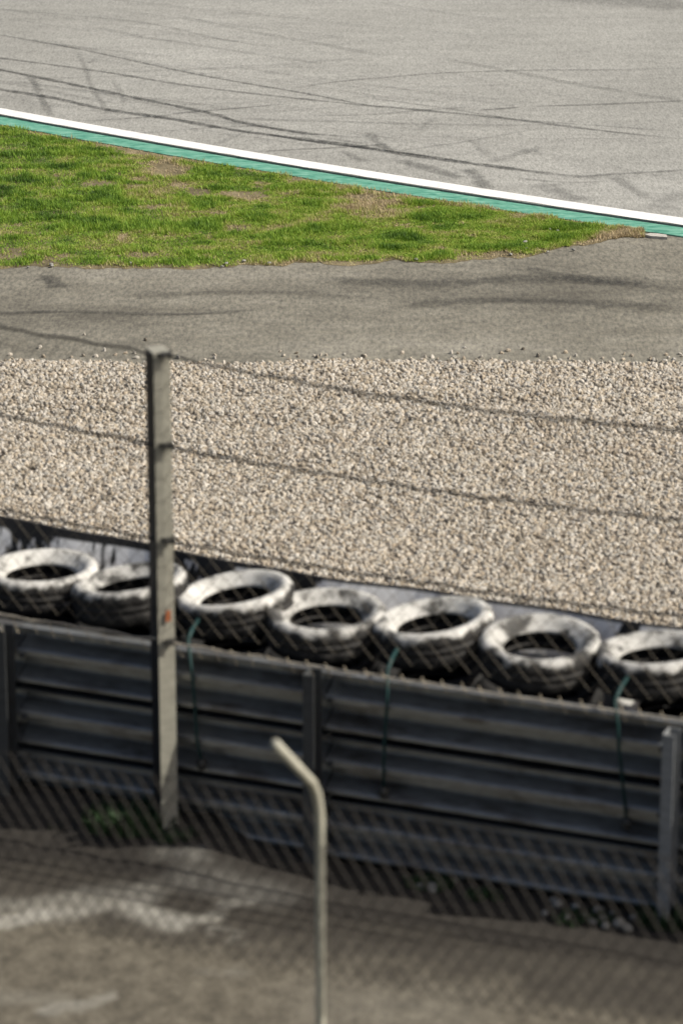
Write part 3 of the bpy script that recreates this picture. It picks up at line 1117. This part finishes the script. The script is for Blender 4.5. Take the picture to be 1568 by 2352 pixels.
# ------------------------------------------------------------------ foreground chain-link fence with a bent post
Zb = 1.9
Pb = G(735, 1835, Zb)
near_f = empty('chain_link_fence', (Pb[0], Pb[1], 0), RZ)
tag(near_f, 'dark chain-link fence in the foreground with a bent pale pipe post', 'fence')
m = MB()
arm = [(0, 0, -.1), (0, 0, .5), (0, 0, 1.2), (0, 0, Zb - .12), (0, -.01, Zb - .04), (0, -.035, Zb + .035), (0, -.08, Zb + .1), (0, -.46, Zb + .415)]
m.tube(arm, .0198, 14)
m.build('post', M['pipe'], near_f, True)


def near_z(x, y):
    d_ = ray(x, y)
    k = ((Pb - _c) @ BV) / (d_ @ BV)
    P_ = _c + k * d_
    return float((P_ - Pb) @ BU), float(P_[2])


ztop = near_z(735, 1850)[1]; zbot = near_z(735, 2262)[1]
cm = chain_mesh(-2.6, 2.8, zbot, ztop, .0735, .112, .0022, 0, 1.4)
cmo = cm.build('chain_link_mesh', M['dark_wire'], near_f); cmo['kind'] = 'stuff'
cmo.location = (0, .03, 0)
m = MB(); m.tube([(s_, .03, ztop) for s_ in np.linspace(-2.6, 2.8, 20)], .002, 5); m.build('top_wire', M['dark_wire'], near_f)

# ------------------------------------------------------------------ weeds, stones and litter at the foot of the barrier
def road_pt(px, py):
    z = .02
    for _ in range(4):
        P_ = G(px, py, z)
        q = P_ - BO
        j = int(np.clip(np.searchsorted(S[0], q @ BU), 0, S.shape[1] - 1)); i_ = int(np.clip(np.searchsorted(Tt[:, 0], q @ BV), 0, S.shape[0] - 1))
        z = float(Z_road[i_, j])
    return G(px, py, z)


def tuft(px, py, rad, nbl, hgt, lab, t0=.1, t1=.45):
    c = road_pt(px, py)
    vv = []; ff = []; ti = []
    for _ in range(nbl):
        a = random.uniform(0, 2 * math.pi); r_ = rad * math.sqrt(random.random())
        bx_, by_ = r_ * math.cos(a), r_ * math.sin(a) * .6
        l_ = hgt * random.uniform(.4, 1.1); a2 = random.uniform(0, 6.28); tl_ = random.uniform(.1, .9); w2 = random.uniform(.003, .007)
        dx, dy = math.cos(a2), math.sin(a2)
        b_ = len(vv)
        mid = (bx_ + dx * l_ * .5 * math.sin(tl_ * .6), by_ + dy * l_ * .5 * math.sin(tl_ * .6), l_ * .55)
        vv += [(bx_ - dy * w2, by_ + dx * w2, -.02), (bx_ + dy * w2, by_ - dx * w2, -.02), (mid[0] + dy * w2, mid[1] - dx * w2, mid[2]), (mid[0] - dy * w2, mid[1] + dx * w2, mid[2]),
               (bx_ + dx * l_ * math.sin(tl_), by_ + dy * l_ * math.sin(tl_), l_ * math.cos(tl_))]
        ff += [(b_, b_ + 1, b_ + 2, b_ + 3), (b_ + 3, b_ + 2, b_ + 4)]
        ti += [random.uniform(t0, t1)] * 5
    o = link('grass_tuft', vv, ff, M['weed'])
    o.location = tuple(c)
    fattr(o, 'tint', ti)
    return tag(o, lab, 'weed', 'weeds along the foot of the guardrail')


tuft(300, 1893, .25, 620, .13, 'green grass tuft at the foot of the tall fence post, left side', .0, .3)
tuft(150, 1905, .12, 120, .08, 'sparse weed at the edge of the dark ground, leftmost of the weeds', .1, .4)
tuft(400, 1935, .12, 260, .09, 'small weed just right of the foot of the tall post', .05, .35)
tuft(985, 2036, .13, 200, .06, 'green weed right of the bent post, below the middle of the guardrail', .05, .4)
tuft(1110, 2062, .10, 110, .05, 'thin weed between the bent post and the pale stones', .05, .4)
tuft(1340, 2112, .16, 160, .05, 'dark weed in front of the pale stones', .0, .3)
tuft(1548, 2122, .18, 380, .12, 'dense dark weed at the foot of the right-hand guardrail post', .0, .2)

stone_meshes = []
for sd_ in range(4):
    bm = bmesh.new()
    bmesh.ops.create_icosphere(bm, subdivisions=2, radius=1)
    for v_ in bm.verts:
        k = 1 + .5 * (fbm(v_.co.x * 1.3 + sd_ * 9, v_.co.y * 1.3 + v_.co.z * 2.1, sd_) - .5)
        v_.co *= float(k)
    me = bpy.data.meshes.new('stone'); bm.to_mesh(me); bm.free(); me.materials.append(M['pale'])
    stone_meshes.append(me)
sp_px = [(965, 2040), (992, 2044), (1045, 2025), (1060, 2018), (1270, 2070), (1280, 2080), (1320, 2085), (1340, 2105), (1360, 2120), (1375, 2095), (1390, 2130), (1405, 2100),
         (1420, 2125), (1440, 2135), (1455, 2110), (1300, 2110), (1120, 2030), (20, 1870), (75, 1885), (140, 1892), (210, 1880), (1250, 2100), (1382, 2112)]
for i, (px, py) in enumerate(sp_px):
    o = bpy.data.objects.new('stone', stone_meshes[i % 4]); col.objects.link(o)
    r_ = random.uniform(.014, .034)
    P_ = road_pt(px, py)
    o.location = (P_[0], P_[1], P_[2] + r_ * .35)
    o.scale = (r_ * random.uniform(.9, 1.5), r_, r_ * random.uniform(.6, .9)); o.rotation_euler = (random.uniform(-.3, .3), 0, random.uniform(0, 6))
    tag(o, 'pale grey stone lying on the dark ground at the foot of the guardrail', 'stone', 'pale stones at the foot of the guardrail')
# white pebbles along the verge
pe_px = [(65, 614), (120, 611), (118, 607), (510, 612), (560, 600), (618, 605), (520, 606), (1205, 556), (1208, 572), (1280, 530), (1262, 527), (1257, 578), (1172, 585), (1316, 574), (955, 596), (300, 605)]
for i, (px, py) in enumerate(pe_px):
    o = bpy.data.objects.new('pebble', stone_meshes[i % 4]); col.objects.link(o)
    r_ = random.uniform(.009, .018)
    P_ = G(px, py, .01)
    o.location = (P_[0], P_[1], .006 + r_ * .5)
    o.scale = (r_ * 1.5, r_, r_ * .8); o.rotation_euler = (0, 0, random.uniform(0, 6))
    tag(o, 'small whitish pebble lying along the edge of the grass verge', 'pebble', 'white pebbles along the grass verge')
m = MB()
P0 = G(1480, 541, .004)[:2]; P1 = G(1512, 543, .004)[:2]; P2 = G(1530, 545, .004)[:2]
m.prism([(P0[0], P0[1] - .03), (P0[0] + .05, P0[1] - .08), (P2[0], P2[1] - .06), (P2[0], P2[1] + .04), (P1[0], P1[1] + .05), (P0[0] + .05, P0[1] + .04)], -.02, .02)
tag(m.build('concrete_slab', M['concrete']), 'pale flat concrete slab edge beside the green kerb at the tip of the grass', 'slab')
bpc = G(1565, 2085, .03)
m = MB()
m.tube([(0, 0, z) for z in (-.05, -.03, .02, .06, .075, .1)], [.03, .036, .036, .034, .015, .014], 10)
o = m.build('plastic_litter', M['blue'], None, True); o.location = (bpc[0], bpc[1] , .06); o.rotation_euler = (.5, .3, 0)
tag(o, 'small blue plastic object in the weeds at the right-hand guardrail post', 'litter')
